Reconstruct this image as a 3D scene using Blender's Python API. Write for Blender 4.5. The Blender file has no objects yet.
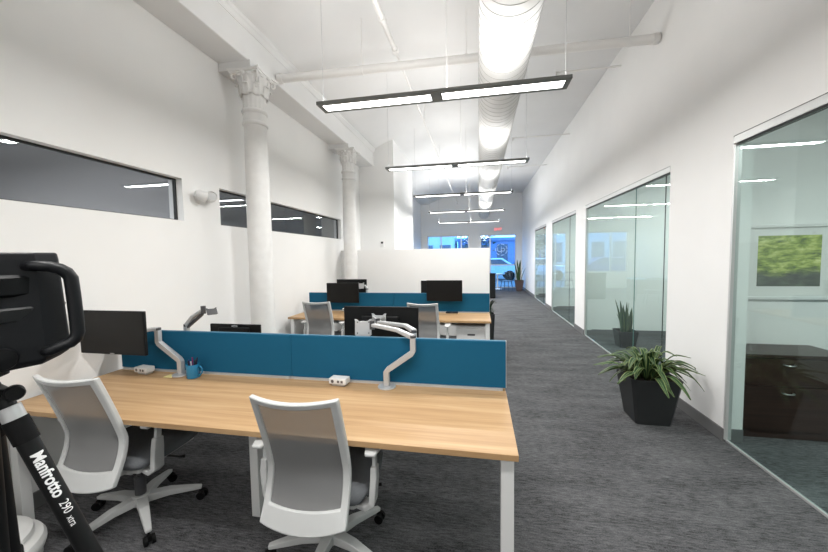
import bpy, math, random
from mathutils import Vector, Matrix
random.seed(7)
C = bpy.context.scene.collection
SC = bpy.context.scene
PI = math.pi

# ------------------------------------------------------------------ camera
YAW, PITCH, ROLL, FPX = 0.18887, -0.0577, -0.0152, 340.0
fw = Vector((-math.sin(YAW)*math.cos(PITCH), math.cos(YAW)*math.cos(PITCH), math.sin(PITCH)))
rt = Vector((math.cos(YAW), math.sin(YAW), 0)); up = rt.cross(fw)
r2 = rt*math.cos(ROLL)+up*math.sin(ROLL); u2 = -rt*math.sin(ROLL)+up*math.cos(ROLL)
cd = bpy.data.cameras.new('camera'); cam = bpy.data.objects.new('camera', cd); C.objects.link(cam)
cd.sensor_width = 36; cd.lens = FPX/828*36; cd.clip_start = 0.05; cd.clip_end = 200
M_ = Matrix((r2, u2, -fw)).transposed().to_4x4(); M_.translation = (0, 0, 1.6)
cam.matrix_world = M_
SC.camera = cam

# ------------------------------------------------------------------ world, exposure
W = bpy.data.worlds.new('world'); SC.world = W; W.use_nodes = True
bg = W.node_tree.nodes['Background']; bg.inputs[0].default_value = (0.17, 0.47, 1.0, 1); bg.inputs[1].default_value = 4.0
SC.view_settings.view_transform = 'Standard'; SC.view_settings.look = 'None'
SC.view_settings.gamma = 1; SC.view_settings.use_curve_mapping = False
SC.view_settings.exposure = 0.55
LAMP_DOWN, LAMP_UP, OFFICE = 33.0, 12.5, 36.0
LAMP_COL = (1.0, 0.985, 0.965)

# ------------------------------------------------------------------ materials
def mat(name, col=(.8,.8,.8), rough=.5, metal=0, spec=.5):
    m = bpy.data.materials.new(name); m.use_nodes = True
    p = m.node_tree.nodes['Principled BSDF']
    p.inputs['Base Color'].default_value = (*col, 1); p.inputs['Roughness'].default_value = rough
    p.inputs['Metallic'].default_value = metal; p.inputs['Specular IOR Level'].default_value = spec
    return m
def srgb(r, g, b):
    return tuple(((c/255)/12.92 if c/255 <= .04045 else ((c/255+.055)/1.055)**2.4) for c in (r, g, b))
def noisy(m, c1, c2, scale=(8,8,8), detail=4, lo=.35, hi=.65, bump=0, bscale=None, coord='Object', dist=.002, rough=.55):
    nt = m.node_tree; N = nt.nodes; L = nt.links; p = N['Principled BSDF']
    tc = N.new('ShaderNodeTexCoord'); mp = N.new('ShaderNodeMapping'); mp.inputs['Scale'].default_value = scale
    no = N.new('ShaderNodeTexNoise'); no.inputs['Scale'].default_value = 1; no.inputs['Detail'].default_value = detail
    no.inputs['Roughness'].default_value = rough
    cr = N.new('ShaderNodeValToRGB'); cr.color_ramp.elements[0].position = lo; cr.color_ramp.elements[1].position = hi
    cr.color_ramp.elements[0].color = (*c1, 1); cr.color_ramp.elements[1].color = (*c2, 1)
    L.new(tc.outputs[coord], mp.inputs[0]); L.new(mp.outputs[0], no.inputs['Vector'])
    L.new(no.outputs['Fac'], cr.inputs[0]); L.new(cr.outputs[0], p.inputs['Base Color'])
    if bump:
        b = N.new('ShaderNodeBump'); b.inputs['Strength'].default_value = bump; b.inputs['Distance'].default_value = dist
        L.new(no.outputs['Fac'], b.inputs['Height']); L.new(b.outputs[0], p.inputs['Normal'])
    return m
def glass(name, tint, base=.04, gain=1.0):
    m = bpy.data.materials.new(name); m.use_nodes = True; nt = m.node_tree; N = nt.nodes; L = nt.links
    N.remove(N['Principled BSDF']); out = N['Material Output']
    g = N.new('ShaderNodeNewGeometry'); d = N.new('ShaderNodeVectorMath'); d.operation = 'DOT_PRODUCT'
    L.new(g.outputs['Normal'], d.inputs[0]); L.new(g.outputs['Incoming'], d.inputs[1])
    a = N.new('ShaderNodeMath'); a.operation = 'ABSOLUTE'; L.new(d.outputs['Value'], a.inputs[0])
    s = N.new('ShaderNodeMath'); s.operation = 'SUBTRACT'; s.inputs[0].default_value = 1; L.new(a.outputs[0], s.inputs[1])
    q = N.new('ShaderNodeMath'); q.operation = 'POWER'; q.inputs[1].default_value = 5; L.new(s.outputs[0], q.inputs[0])
    k = N.new('ShaderNodeMath'); k.operation = 'MULTIPLY_ADD'; k.inputs[1].default_value = (1-base)*gain; k.inputs[2].default_value = base
    k.use_clamp = True; L.new(q.outputs[0], k.inputs[0])
    t = N.new('ShaderNodeBsdfTransparent'); t.inputs[0].default_value = (*tint, 1)
    gl = N.new('ShaderNodeBsdfGlossy'); gl.inputs['Roughness'].default_value = 0.0; gl.inputs[0].default_value = (.97, 1, .99, 1)
    mx = N.new('ShaderNodeMixShader'); L.new(k.outputs[0], mx.inputs[0]); L.new(t.outputs[0], mx.inputs[1]); L.new(gl.outputs[0], mx.inputs[2])
    L.new(mx.outputs[0], out.inputs[0]); return m
def emis(name, col, s):
    m = bpy.data.materials.new(name); m.use_nodes = True; p = m.node_tree.nodes['Principled BSDF']
    p.inputs['Base Color'].default_value = (*col, 1); p.inputs['Emission Color'].default_value = (*col, 1)
    p.inputs['Emission Strength'].default_value = s; return m

wall_m = noisy(mat('wall_paint', rough=.6, spec=.25), (.865,.862,.85), (.885,.882,.87), (1.5,1.5,1.5), 3)
ceil_m = noisy(mat('ceiling_paint', rough=.7, spec=.2), (.74,.74,.735), (.78,.78,.775), (.9,.9,.9), 4, bump=.25, dist=.01)
castiron_m = noisy(mat('painted_iron', rough=.45, spec=.4), (.78,.775,.76), (.83,.825,.81), (9,9,9), 4, bump=.15, dist=.002)
pipe_m = mat('painted_pipe', (.80,.79,.77), .5)
duct_m = mat('duct_paint', (.70,.70,.69), .5)
ductseam_m = mat('duct_seam', (.42,.42,.40), .5)
carpet_m = mat('carpet', rough=.95, spec=.1)
def build_carpet(m):
    nt = m.node_tree; N = nt.nodes; L = nt.links; p = N['Principled BSDF']
    tc = N.new('ShaderNodeTexCoord')
    def nz(sc, det, rough=.6):
        mp = N.new('ShaderNodeMapping'); mp.inputs['Scale'].default_value = sc
        n = N.new('ShaderNodeTexNoise'); n.inputs['Scale'].default_value = 1; n.inputs['Detail'].default_value = det; n.inputs['Roughness'].default_value = rough
        L.new(tc.outputs['Object'], mp.inputs[0]); L.new(mp.outputs[0], n.inputs['Vector']); return n
    a = nz((15, 80, 1), 5, .75); b = nz((110, 240, 1), 3, .7); c = nz((1.6, 5, 1), 3)
    m1 = N.new('ShaderNodeMath'); m1.operation = 'MULTIPLY_ADD'; m1.inputs[1].default_value = .55; L.new(b.outputs['Fac'], m1.inputs[0])
    m0 = N.new('ShaderNodeMath'); m0.operation = 'MULTIPLY'; m0.inputs[1].default_value = .75; L.new(a.outputs['Fac'], m0.inputs[0]); L.new(m0.outputs[0], m1.inputs[2])
    m2 = N.new('ShaderNodeMath'); m2.operation = 'MULTIPLY_ADD'; m2.inputs[1].default_value = .3; L.new(c.outputs['Fac'], m2.inputs[0]); L.new(m1.outputs[0], m2.inputs[2])
    cr = N.new('ShaderNodeValToRGB'); e = cr.color_ramp.elements
    e[0].position = .62; e[0].color = (*srgb(33,33,35), 1); e[1].position = .96; e[1].color = (*srgb(112,112,114), 1)
    L.new(m2.outputs[0], cr.inputs[0]); L.new(cr.outputs[0], p.inputs['Base Color'])
    bp = N.new('ShaderNodeBump'); bp.inputs['Strength'].default_value = .5; bp.inputs['Distance'].default_value = .004
    L.new(m1.outputs[0], bp.inputs['Height']); L.new(bp.outputs[0], p.inputs['Normal'])
build_carpet(carpet_m)
wood_m = mat('oak_laminate', rough=.42, spec=.35)
def build_wood(m, c0, c1, c2, sx=1.1, sy=26):
    nt = m.node_tree; N = nt.nodes; L = nt.links; p = N['Principled BSDF']
    tc = N.new('ShaderNodeTexCoord'); mp = N.new('ShaderNodeMapping'); mp.inputs['Scale'].default_value = (sx, sy, sy)
    n = N.new('ShaderNodeTexNoise'); n.inputs['Scale'].default_value = 1; n.inputs['Detail'].default_value = 6; n.inputs['Roughness'].default_value = .62; n.inputs['Distortion'].default_value = .4
    L.new(tc.outputs['Object'], mp.inputs[0]); L.new(mp.outputs[0], n.inputs['Vector'])
    cr = N.new('ShaderNodeValToRGB'); e = cr.color_ramp.elements
    e[0].position = .3; e[0].color = (*c0, 1); e[1].position = .72; e[1].color = (*c2, 1)
    x = e.new(.5); x.color = (*c1, 1)
    L.new(n.outputs['Fac'], cr.inputs[0]); L.new(cr.outputs[0], p.inputs['Base Color'])
build_wood(wood_m, srgb(166,131,92), srgb(182,148,108), srgb(196,165,126))
darkwood_m = mat('dark_wood', rough=.35); build_wood(darkwood_m, srgb(38,24,19), srgb(52,33,26), srgb(62,41,33), 1.5, 30)
edge_m = mat('oak_edge', srgb(158,122,78), .5)
blue_m = noisy(mat('blue_fabric', rough=.9, spec=.1), srgb(26,86,117), srgb(34,97,130), (420,420,420), 2, bump=.3, dist=.0006)
blueedge_m = mat('blue_edge', srgb(70,118,142), .7)
white_m = mat('white_metal', (.74,.74,.73), .4)
whitepl_m = mat('white_plastic', (.78,.78,.77), .45)
chairframe_m = mat('chair_plastic', srgb(198,199,198), .45)
seat_m = noisy(mat('seat_fabric', rough=.95, spec=.1), srgb(98,101,104), srgb(118,121,124), (300,300,300), 2, bump=.3, dist=.0008)
mesh_m = mat('chair_mesh', srgb(134,134,134), .85, spec=.1)
def build_mesh(m, fac):
    nt = m.node_tree; N = nt.nodes; L = nt.links; p = N['Principled BSDF']
    t = N.new('ShaderNodeBsdfTransparent'); mx = N.new('ShaderNodeMixShader')
    tc = N.new('ShaderNodeTexCoord'); w = N.new('ShaderNodeTexChecker'); w.inputs['Scale'].default_value = 700
    L.new(tc.outputs['Object'], w.inputs['Vector'])
    k = N.new('ShaderNodeMath'); k.operation = 'MULTIPLY_ADD'; k.inputs[1].default_value = .2; k.inputs[2].default_value = fac-.1
    L.new(w.outputs['Fac'], k.inputs[0]); L.new(k.outputs[0], mx.inputs[0])
    L.new(p.outputs[0], mx.inputs[1]); L.new(t.outputs[0], mx.inputs[2]); L.new(mx.outputs[0], N['Material Output'].inputs[0])
build_mesh(mesh_m, .17)
black_m = mat('black_plastic', srgb(12,13,14), .5, spec=.3)
blackgl_m = mat('black_screen', srgb(14,13,12), .4, spec=.3)
rubber_m = mat('black_rubber', srgb(12,12,13), .7, spec=.2)
camera_m = mat('camera_shell', srgb(13,15,19), .45, spec=.35)
camera2_m = mat('camera_shell_lens', srgb(8,9,11), .5, spec=.25)
camera3_m = mat('camera_shell_hood', srgb(40,42,43), .5)
alu_m = mat('silver_paint', srgb(196,197,198), .38, .35)
alud_m = mat('silver_dark', srgb(92,92,94), .4, .5)
chrome_m = mat('brushed_metal', srgb(176,178,178), .3, .85)
pendant_m = mat('pendant_frame', srgb(118,120,117), .45, .2)
diff_m = emis('lamp_diffuser', (1, .985, .96), 5.0)
planter_m = mat('black_planter', srgb(38,40,41), .55)
brownpot_m = mat('brown_planter', srgb(84,70,68), .5)
soil_m = noisy(mat('soil', rough=1), srgb(30,24,20), srgb(58,46,38), (60,60,60), 4, bump=.6, dist=.01)
base_m = mat('baseboard_grey', srgb(112,112,112), .6)
rail_m = mat('satin_rail', srgb(205,206,205), .35, .4)
darkgap_m = mat('dark_gasket', srgb(40,42,42), .6)
glass_m = glass('clear_green_glass', (.865,.945,.93), .035, .7)
glassdark_m = glass('dark_window_glass', (.72,.74,.76), .05)
glasswin_m = glass('street_glass', (.9,.97,1.0))
glassedge_m = mat('glass_edge', srgb(96,140,132), .2)
mug_m = mat('blue_glaze', srgb(42,128,172), .25)
paper_m = mat('yellow_paper', srgb(226,214,150), .9)
artmat_m = mat('art_mount', (.78,.78,.76), .7)
red_m = emis('red_letters', (1, .12, .12), 1.3)
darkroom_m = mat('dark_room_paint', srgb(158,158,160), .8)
roomcarpet_m = mat('dark_room_carpet', srgb(60,60,62), .95)
def leaf_mat(name, mid, edge, lo=.34):
    m = mat(name, mid, .5, spec=.35); nt = m.node_tree; N = nt.nodes; L = nt.links; p = N['Principled BSDF']
    uv = N.new('ShaderNodeUVMap'); sp = N.new('ShaderNodeSeparateXYZ'); L.new(uv.outputs[0], sp.inputs[0])
    s = N.new('ShaderNodeMath'); s.operation = 'SUBTRACT'; s.inputs[1].default_value = .5; L.new(sp.outputs[0], s.inputs[0])
    a = N.new('ShaderNodeMath'); a.operation = 'ABSOLUTE'; L.new(s.outputs[0], a.inputs[0])
    cr = N.new('ShaderNodeValToRGB'); e = cr.color_ramp.elements
    e[0].position = lo; e[0].color = (*mid, 1); e[1].position = lo+.06; e[1].color = (*edge, 1)
    x = e.new(.05); x.color = (*mid, 1); y = e.new(.02); y.color = (*edge, 1)
    L.new(a.outputs[0], cr.inputs[0]); L.new(cr.outputs[0], p.inputs['Base Color'])
    return m
leaf_m = leaf_mat('striped_leaf', srgb(38,68,38), srgb(138,152,94), .38)
snake_m = leaf_mat('snake_leaf', srgb(44,74,52), srgb(104,124,70), .40)
fern_m = mat('dark_leaf', srgb(38,58,36), .5)
art_m = mat('art_print', rough=.5)
def build_art(m):
    nt = m.node_tree; N = nt.nodes; L = nt.links; p = N['Principled BSDF']
    tc = N.new('ShaderNodeTexCoord')
    mp = N.new('ShaderNodeMapping'); mp.inputs['Scale'].default_value = (7, 7, 22)
    n = N.new('ShaderNodeTexNoise'); n.inputs['Scale'].default_value = 1; n.inputs['Detail'].default_value = 5; n.inputs['Roughness'].default_value = .7
    L.new(tc.outputs['Object'], mp.inputs[0]); L.new(mp.outputs[0], n.inputs['Vector'])
    sp = N.new('ShaderNodeSeparateXYZ'); L.new(tc.outputs['Generated'], sp.inputs[0])
    n2 = N.new('ShaderNodeTexNoise'); n2.inputs['Scale'].default_value = 3.2; n2.inputs['Detail'].default_value = 2; L.new(tc.outputs['Object'], n2.inputs['Vector'])
    cr = N.new('ShaderNodeValToRGB'); e = cr.color_ramp.elements
    e[0].position = .34; e[0].color = (*srgb(60,82,34), 1); e[1].position = .68; e[1].color = (*srgb(222,226,150), 1)
    x = e.new(.47); x.color = (*srgb(128,152,52), 1); y = e.new(.56); y.color = (*srgb(176,192,92), 1)
    L.new(n.outputs['Fac'], cr.inputs[0])
    cr2 = N.new('ShaderNodeValToRGB'); e = cr2.color_ramp.elements
    e[0].position = .3; e[0].color = (*srgb(38,46,52), 1); e[1].position = .7; e[1].color = (*srgb(92,106,88), 1)
    L.new(n.outputs['Fac'], cr2.inputs[0])
    ad = N.new('ShaderNodeMath'); ad.operation = 'MULTIPLY_ADD'; ad.inputs[1].default_value = .55; L.new(n2.outputs['Fac'], ad.inputs[0]); L.new(sp.outputs['Z'], ad.inputs[2])
    st = N.new('ShaderNodeMapRange'); st.inputs['From Min'].default_value = .52; st.inputs['From Max'].default_value = .66; L.new(ad.outputs[0], st.inputs[0])
    mx = N.new('ShaderNodeMixRGB'); L.new(st.outputs[0], mx.inputs[0]); L.new(cr2.outputs[0], mx.inputs[1]); L.new(cr.outputs[0], mx.inputs[2])
    L.new(mx.outputs[0], p.inputs['Base Color'])
build_art(art_m)

# ------------------------------------------------------------------ mesh builder
class MB:
    def __init__(s): s.v = []; s.f = []; s.uv = {}
    def add(s, vs, fs, T=None):
        o = len(s.v)
        s.v += [tuple((T @ Vector(v)) if T else v) for v in vs]
        s.f += [tuple(i+o for i in f) for f in fs]; return o
    def box(s, x0, x1, y0, y1, z0, z1, T=None):
        vs = [(x0,y0,z0),(x1,y0,z0),(x1,y1,z0),(x0,y1,z0),(x0,y0,z1),(x1,y0,z1),(x1,y1,z1),(x0,y1,z1)]
        s.add(vs, [(0,3,2,1),(4,5,6,7),(0,1,5,4),(1,2,6,5),(2,3,7,6),(3,0,4,7)], T); return s
    def cyl(s, p0, p1, r0, r1=None, n=16, T=None):
        return s.tube([p0, p1], [r0, r0 if r1 is None else r1], n, T)
    def tube(s, pts, rad, n=12, T=None):
        pts = [Vector(p) for p in pts]
        if not isinstance(rad, (list, tuple)): rad = [rad]*len(pts)
        vs = []; prev = None
        for i, p in enumerate(pts):
            d = (pts[min(i+1, len(pts)-1)]-pts[max(i-1, 0)]).normalized()
            a = prev-d*prev.dot(d) if prev is not None else (Vector((0,0,1)).cross(d) if abs(d.z) < .9 else Vector((1,0,0)).cross(d).cross(d))
            a.normalize(); prev = a; b = d.cross(a)
            for k in range(n):
                t = 2*PI*k/n; vs.append(tuple(p+(a*math.cos(t)+b*math.sin(t))*rad[i]))
        fs = [(i*n+k, i*n+(k+1) % n, (i+1)*n+(k+1) % n, (i+1)*n+k) for i in range(len(pts)-1) for k in range(n)]
        fs += [tuple(range(n))[::-1], tuple((len(pts)-1)*n+k for k in range(n))]
        s.add(vs, fs, T); return s
    def bar(s, pts, sizes, side, T=None):
        """rectangular section swept along pts; side = width axis; sizes = (width, thickness) each"""
        pts = [Vector(p) for p in pts]; side = Vector(side).normalized(); vs = []
        if not isinstance(sizes, list): sizes = [sizes]*len(pts)
        for i, p in enumerate(pts):
            d = (pts[min(i+1, len(pts)-1)]-pts[max(i-1, 0)]).normalized()
            a = (side-d*side.dot(d)).normalized(); b = d.cross(a); w, t = sizes[i]
            for (u, v) in ((-1,-1),(1,-1),(1,1),(-1,1)): vs.append(tuple(p+a*u*w/2+b*v*t/2))
        fs = [(i*4+k, i*4+(k+1) % 4, (i+1)*4+(k+1) % 4, (i+1)*4+k) for i in range(len(pts)-1) for k in range(4)]
        n = len(pts)-1; fs += [(3,2,1,0), (n*4, n*4+1, n*4+2, n*4+3)]
        s.add(vs, fs, T); return s
    def lathe(s, prof, n=32, c=(0,0,0), T=None, rfun=None):
        vs = []
        for (r, z) in prof:
            for k in range(n):
                t = 2*PI*k/n; rr = rfun(r, z, t) if rfun else r
                vs.append((c[0]+rr*math.cos(t), c[1]+rr*math.sin(t), c[2]+z))
        fs = [(i*n+k, i*n+(k+1) % n, (i+1)*n+(k+1) % n, (i+1)*n+k) for i in range(len(prof)-1) for k in range(n)]
        m = len(prof)-1
        if prof[0][0] > 1e-5: fs.append(tuple(range(n))[::-1])
        if prof[-1][0] > 1e-5: fs.append(tuple(m*n+k for k in range(n)))
        s.add(vs, fs, T); return s
    def prism(s, poly, y0, y1, T=None):
        """poly in x,z extruded along y"""
        n = len(poly); vs = [(x, y0, z) for x, z in poly]+[(x, y1, z) for x, z in poly]
        fs = [tuple(range(n)), tuple(range(2*n-1, n-1, -1))]+[(k, k+n, (k+1) % n+n, (k+1) % n) for k in range(n)]
        s.add(vs, fs, T); return s
    def leaf(s, pts, ws, side, fold=.25):
        """folded strap leaf with thickness via solidify; uv x across"""
        pts = [Vector(p) for p in pts]; side = Vector(side).normalized(); o = len(s.v)
        for i, p in enumerate(pts):
            d = (pts[min(i+1, len(pts)-1)]-pts[max(i-1, 0)]).normalized()
            a = (side-d*side.dot(d)).normalized(); b = a.cross(d).normalized()
            if b.z < 0: b = -b
            for j, u in enumerate((-1, -.5, 0, .5, 1)):
                s.v.append(tuple(p+a*u*ws[i]/2+b*abs(u)*ws[i]*fold))
                s.uv[len(s.v)-1] = (j/4, i/len(pts))
        for i in range(len(pts)-1):
            for j in range(4): s.f.append((o+i*5+j, o+i*5+j+1, o+(i+1)*5+j+1, o+(i+1)*5+j))
        return s
    def build(s, name, m, parent=None, bevel=0, smooth=False, segs=2, solid=0, subsurf=0, loc=None, flat_angle=None):
        me = bpy.data.meshes.new(name); me.from_pydata(s.v, [], s.f); me.validate(); me.update()
        if s.uv:
            ul = me.uv_layers.new(name='UVMap')
            for l in me.loops: ul.data[l.index].uv = s.uv.get(l.vertex_index, (0, 0))
        else:
            import bmesh
            b = bmesh.new(); b.from_mesh(me); bmesh.ops.recalc_face_normals(b, faces=b.faces); b.to_mesh(me); b.free()
        me.materials.append(m)
        if smooth or subsurf:
            me.polygons.foreach_set('use_smooth', [True]*len(me.polygons))
            if smooth == 'auto': me.set_sharp_from_angle(angle=math.radians(38))
        o = bpy.data.objects.new(name, me); C.objects.link(o)
        if parent: o.parent = parent
        if loc: o.location = loc
        if solid:
            md = o.modifiers.new('s', 'SOLIDIFY'); md.thickness = solid; md.offset = 0
        if subsurf:
            md = o.modifiers.new('u', 'SUBSURF'); md.levels = md.render_levels = subsurf
        if bevel:
            md = o.modifiers.new('b', 'BEVEL'); md.width = bevel; md.segments = segs; md.limit_method = 'ANGLE'; md.angle_limit = math.radians(40)
        return o
def thing(name, label, cat, loc=(0,0,0), rz=0, group=None):
    o = bpy.data.objects.new(name, None); C.objects.link(o); o.empty_display_size = .1
    o.location = loc; o.rotation_euler = (0, 0, rz); o['label'] = label; o['category'] = cat
    if group: o['group'] = group
    return o
def tag(o, label, cat, group=None, kind=None):
    o['label'] = label; o['category'] = cat
    if group: o['group'] = group
    if kind: o['kind'] = kind
    return o
def struct(o, label=None):
    o['kind'] = 'structure'
    if label: o['label'] = label; o['category'] = o.name.split('.')[0].split('_')[0]
    return o
def dup(root, loc, rz=0, label=None):
    def cp(o, par):
        c = o.copy(); C.objects.link(c); c.parent = par
        for ch in list(o.children): cp(ch, c)
        return c
    r = cp(root, None); r.location = loc; r.rotation_euler = (0, 0, rz)
    if label: r['label'] = label
    return r
def area(name, parent, loc, sx, sy, power, up=False, col=LAMP_COL, spread=PI):
    l = bpy.data.lights.new(name, 'AREA'); l.shape = 'RECTANGLE'; l.size = sx; l.size_y = sy; l.energy = power; l.color = col; l.spread = spread
    o = bpy.data.objects.new(name, l); C.objects.link(o); o.parent = parent; o.location = loc
    if up: o.rotation_euler = (PI, 0, 0)
    return o

# ------------------------------------------------------------------ room shell
XL, XR, YB, YF, ZC = -2.85, 2.03, -3.6, 17.0, 4.54
struct(MB().box(-6.2, 6.2, YB-.2, YF+.15, -.12, 0).build('floor', carpet_m), 'dark grey streaked office carpet')
# ceiling: shallow cove towards the beam on the left, flat to the right
prof = [(-3.1, 4.17), (-2.48, 4.17)]
for i in range(1, 13):
    t = i/12; prof.append((-2.48+1.5*t, ZC-.37*(1-t)**2))
prof += [(2.2, ZC)]
poly = prof+[(2.2, 4.9), (-3.1, 4.9)]
struct(MB().prism(poly, YB-.2, YF+.2).build('ceiling', ceil_m, smooth='auto'), 'white painted ceiling curving down to the beam')
w = MB(); wx0, wx1 = XL-.16, XL
w.box(wx0, wx1, YB, YF, 0, 1.985).box(wx0, wx1, YB, YF, 2.395, 4.6)
for a, b in ((YB, -.6), (2.893, 3.38), (6.80, 11.7), (12.9, YF)): w.box(wx0, wx1, a, b, 1.985, 2.395)
struct(w.build('wall_left', wall_m), 'white left wall with long low windows')
struct(MB().box(XL, -1.99, 8.0, 10.35, 0, 4.5).build('wall_left_pier', wall_m), 'white boxed-out part of left wall')
# right wall with glazed office fronts
openings = [(-1.2, 3.24), (4.17, 7.13), (7.80, 10.20), (11.05, 13.2)]
w = MB(); w.box(XR, XR+.14, YB, YF, 2.53, 4.6)
edges = [YB]+[v for o in openings for v in o]+[YF]
for i in range(0, len(edges), 2): w.box(XR, XR+.14, edges[i], edges[i+1], 0, 2.53)
struct(w.build('wall_right', wall_m), 'white right wall with glazed office fronts')
w = MB()
for i in range(0, len(edges), 2):
    a, b = edges[i], edges[i+1]
    w.box(XR-.012, XR-.001, a, b, 0, .105)
    if i: w.box(XR-.012, XR+.14, a-.010, a-.001, 0, .105)
    if b < YF: w.box(XR-.012, XR+.14, b+.001, b+.010, 0, .105)
struct(w.build('baseboard_right', base_m))
struct(MB().box(XL+.001, XL+.012, YB, 8.0, 0, .105).box(XL+.001, XL+.012, 10.36, YF, 0, .105).build('baseboard_left', base_m))
struct(MB().box(XL-.2, XR+4.2, YB-.15, YB, 0, 4.6).build('wall_back', wall_m), 'white wall behind the viewpoint')
# far wall with two street windows
w = MB(); fy0, fy1 = YF, YF+.18
w.box(-3.1, 6.2, fy0, fy1, 2.60, 4.6).box(-3.1, -2.55, fy0, fy1, 0, 2.60).box(-.47, .06, fy0, fy1, 0, 2.60)
w.box(1.77, 2.5, fy0, fy1, 0, 2.60).box(5.6, 6.2, fy0, fy1, 0, 2.60).box(-2.55, -.47, fy0, fy1, 0, .75).box(2.5, 5.6, fy0, fy1, 0, .75)
struct(w.build('wall_far', wall_m), 'white far wall with street windows')
def window_far(name, x0, x1, z0, z1, mull, trans, label):
    f = MB(); t = .05; y0, y1 = YF+.05, YF+.12
    f.box(x0, x0+t, y0, y1, z0, z1).box(x1-t, x1, y0, y1, z0, z1).box(x0+t, x1-t, y0, y1, z0, z0+t).box(x0+t, x1-t, y0, y1, z1-t, z1)
    for m in mull: f.box(m-.03, m+.03, y0+.004, y1-.004, z0+t, z1-t)
    o = struct(f.build(name, rail_m), label)
    if trans:
        g = MB()
        for z in trans: g.box(x0+t, x1-t, y0+.01, y1-.01, z-.03, z+.03)
        g.build('window_rail', rail_m, o)
    MB().box(x0+t, x1-t, YF+.08, YF+.088, z0+t, z1-t).build('window_pane', glasswin_m, o)
    return o
window_far('window_1', -2.55, -.47, .75, 2.60, (-1.85, -.85), (), 'wide street window at the left of the far wall')
wf = window_far('window_2', .06, 1.77, .0, 2.60, (.54,), (1.12,), 'tall street window with white emblem on its glass')
window_far('window_3', 2.5, 5.6, .75, 2.60, (3.5, 4.5), (), 'street window of the last office')
# emblem on street glass: toothed ring around entwined letter strokes
e = MB(); cx, cz, yy = 1.08, 1.86, YF+.074
def arc(cx, cz, r, a0, a1, w_, n=14):
    pts = [(cx+r*math.cos(a0+(a1-a0)*i/n), yy, cz+r*math.sin(a0+(a1-a0)*i/n)) for i in range(n+1)]
    e.bar(pts, (.006, w_), (0, 1, 0))
for k in range(7):
    a = k*2*PI/7; arc(cx, cz, .27, a+.12, a+.72, .03, 5)
arc(cx-.09, cz-.01, .085, PI*.9, PI*2.1, .03); e.bar([(cx-.175, yy, cz+.12), (cx-.175, yy, cz-.01)], (.006, .03), (0, 1, 0))
arc(cx+.07, cz+.0, .075, 0, PI*2, .03, 20); e.bar([(cx-.005, yy, cz-.17), (cx-.005, yy, cz+.15)], (.006, .03), (0, 1, 0))
e.build('emblem', mat('white_decal', (.75,.85,.95), .6), wf)

# left dark windows: glass + thin frame
for i, (a, b, lab) in enumerate(((-.6, 2.893, 'long dark glazed strip window nearest in the left wall'), (3.38, 6.80, 'dark glazed strip window behind the iron column'), (11.7, 12.9, 'far small window in the left wall'))):
    g = MB(); x0, x1 = XL-.10, XL-.07; t = .014
    g.box(x0, x1, a, a+t, 1.985, 2.395).box(x0, x1, b-t, b, 1.985, 2.395).box(x0, x1, a+t, b-t, 1.985, 1.985+t).box(x0, x1, a+t, b-t, 2.395-t, 2.395)
    o = struct(g.build('window_%d' % (4+i), darkgap_m), lab)
    MB().box(XL-.089, XL-.081, a+t, b-t, 1.985+t, 2.395-t).build('window_pane', glassdark_m, o)
# neighbouring dark rooms behind the left wall
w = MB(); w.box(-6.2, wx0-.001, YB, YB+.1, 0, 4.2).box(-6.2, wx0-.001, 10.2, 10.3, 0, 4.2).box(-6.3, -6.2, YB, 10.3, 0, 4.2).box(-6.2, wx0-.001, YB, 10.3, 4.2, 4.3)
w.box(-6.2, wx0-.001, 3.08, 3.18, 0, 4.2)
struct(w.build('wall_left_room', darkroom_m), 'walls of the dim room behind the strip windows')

# low partition wall, beam
struct(MB().box(XL, .205, 6.76, 6.88, 0, 1.745).build('wall_partition', wall_m), 'white chest-high partition wall behind the second desk row')
tb = MB(); tb.box(XL, -2.48, YB, 8.0, 3.78, 4.5)
struct(tb.build('trim_1', ceil_m, bevel=.01), 'white boxed beam carried by the iron columns')
tb = MB(); tb.prism([(-2.48, 4.09), (-2.472, 4.09), (-2.462, 4.11), (-2.452, 4.14), (-2.44, 4.155), (-2.44, 4.20), (-2.48, 4.20)], YB, 8.0)
struct(tb.build('trim_2', ceil_m), 'moulding along the top of the beam')

# office partitions, ceilings
off = MB()
for a, b in ((3.72, 3.84), (7.2, 7.35), (10.35, 10.5), (13.6, 13.72)): off.box(XR+.141, 5.4, a, b, 0, 3.0)
off.box(5.4, 5.5, YB, YF, 0, 3.0).box(XR+.141, 5.4, YB, YF, 3.0, 3.1)
struct(off.build('wall_offices', wall_m), 'white inner walls of the glazed offices')
b_ = MB()
for a in (3.72, 7.2, 10.35, 13.6): b_.box(XR+.142, 5.4, a-.011, a-.001, 0, .105)
struct(b_.build('baseboard_offices', base_m))

def office_front(n, y0, y1, joints, label):
    zt = 2.53; r = MB(); r.box(XR-.004, XR+.05, y0, y1, zt-.062, zt)
    o = struct(r.build('window_%d' % n, rail_m), label)
    MB().box(XR-.0055, XR-.0045, y0, y1, zt-.006, zt-.001).box(XR+.002, XR+.048, y0+.03, y1-.03, zt-.074, zt-.0625).build('rail_shadow_gap', darkgap_m, o)
    MB().box(XR+.012, XR+.028, y0, y1, 0, .016).build('floor_track', rail_m, o)
    MB().box(XR-.002, XR+.045, y1-.022, y1-.001, 0.017, zt-.075).build('jamb_channel', rail_m, o)
    js = [y0+.005]+joints+[y1-.026]
    for a, b in zip(js[:-1], js[1:]):
        p = MB().box(XR+.016, XR+.025, a+.004, b-.004, .018, zt-.076).build('glass_pane', glass_m, o)
        MB().box(XR+.0155, XR+.0255, a+.0015, a+.0038, .018, zt-.076).build('glass_edge', glassedge_m if a != js[1] else darkgap_m, p)
    return o
office_front(7, -1.2, 3.24, [1.9], 'frameless glass front of the nearest office')
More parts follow.
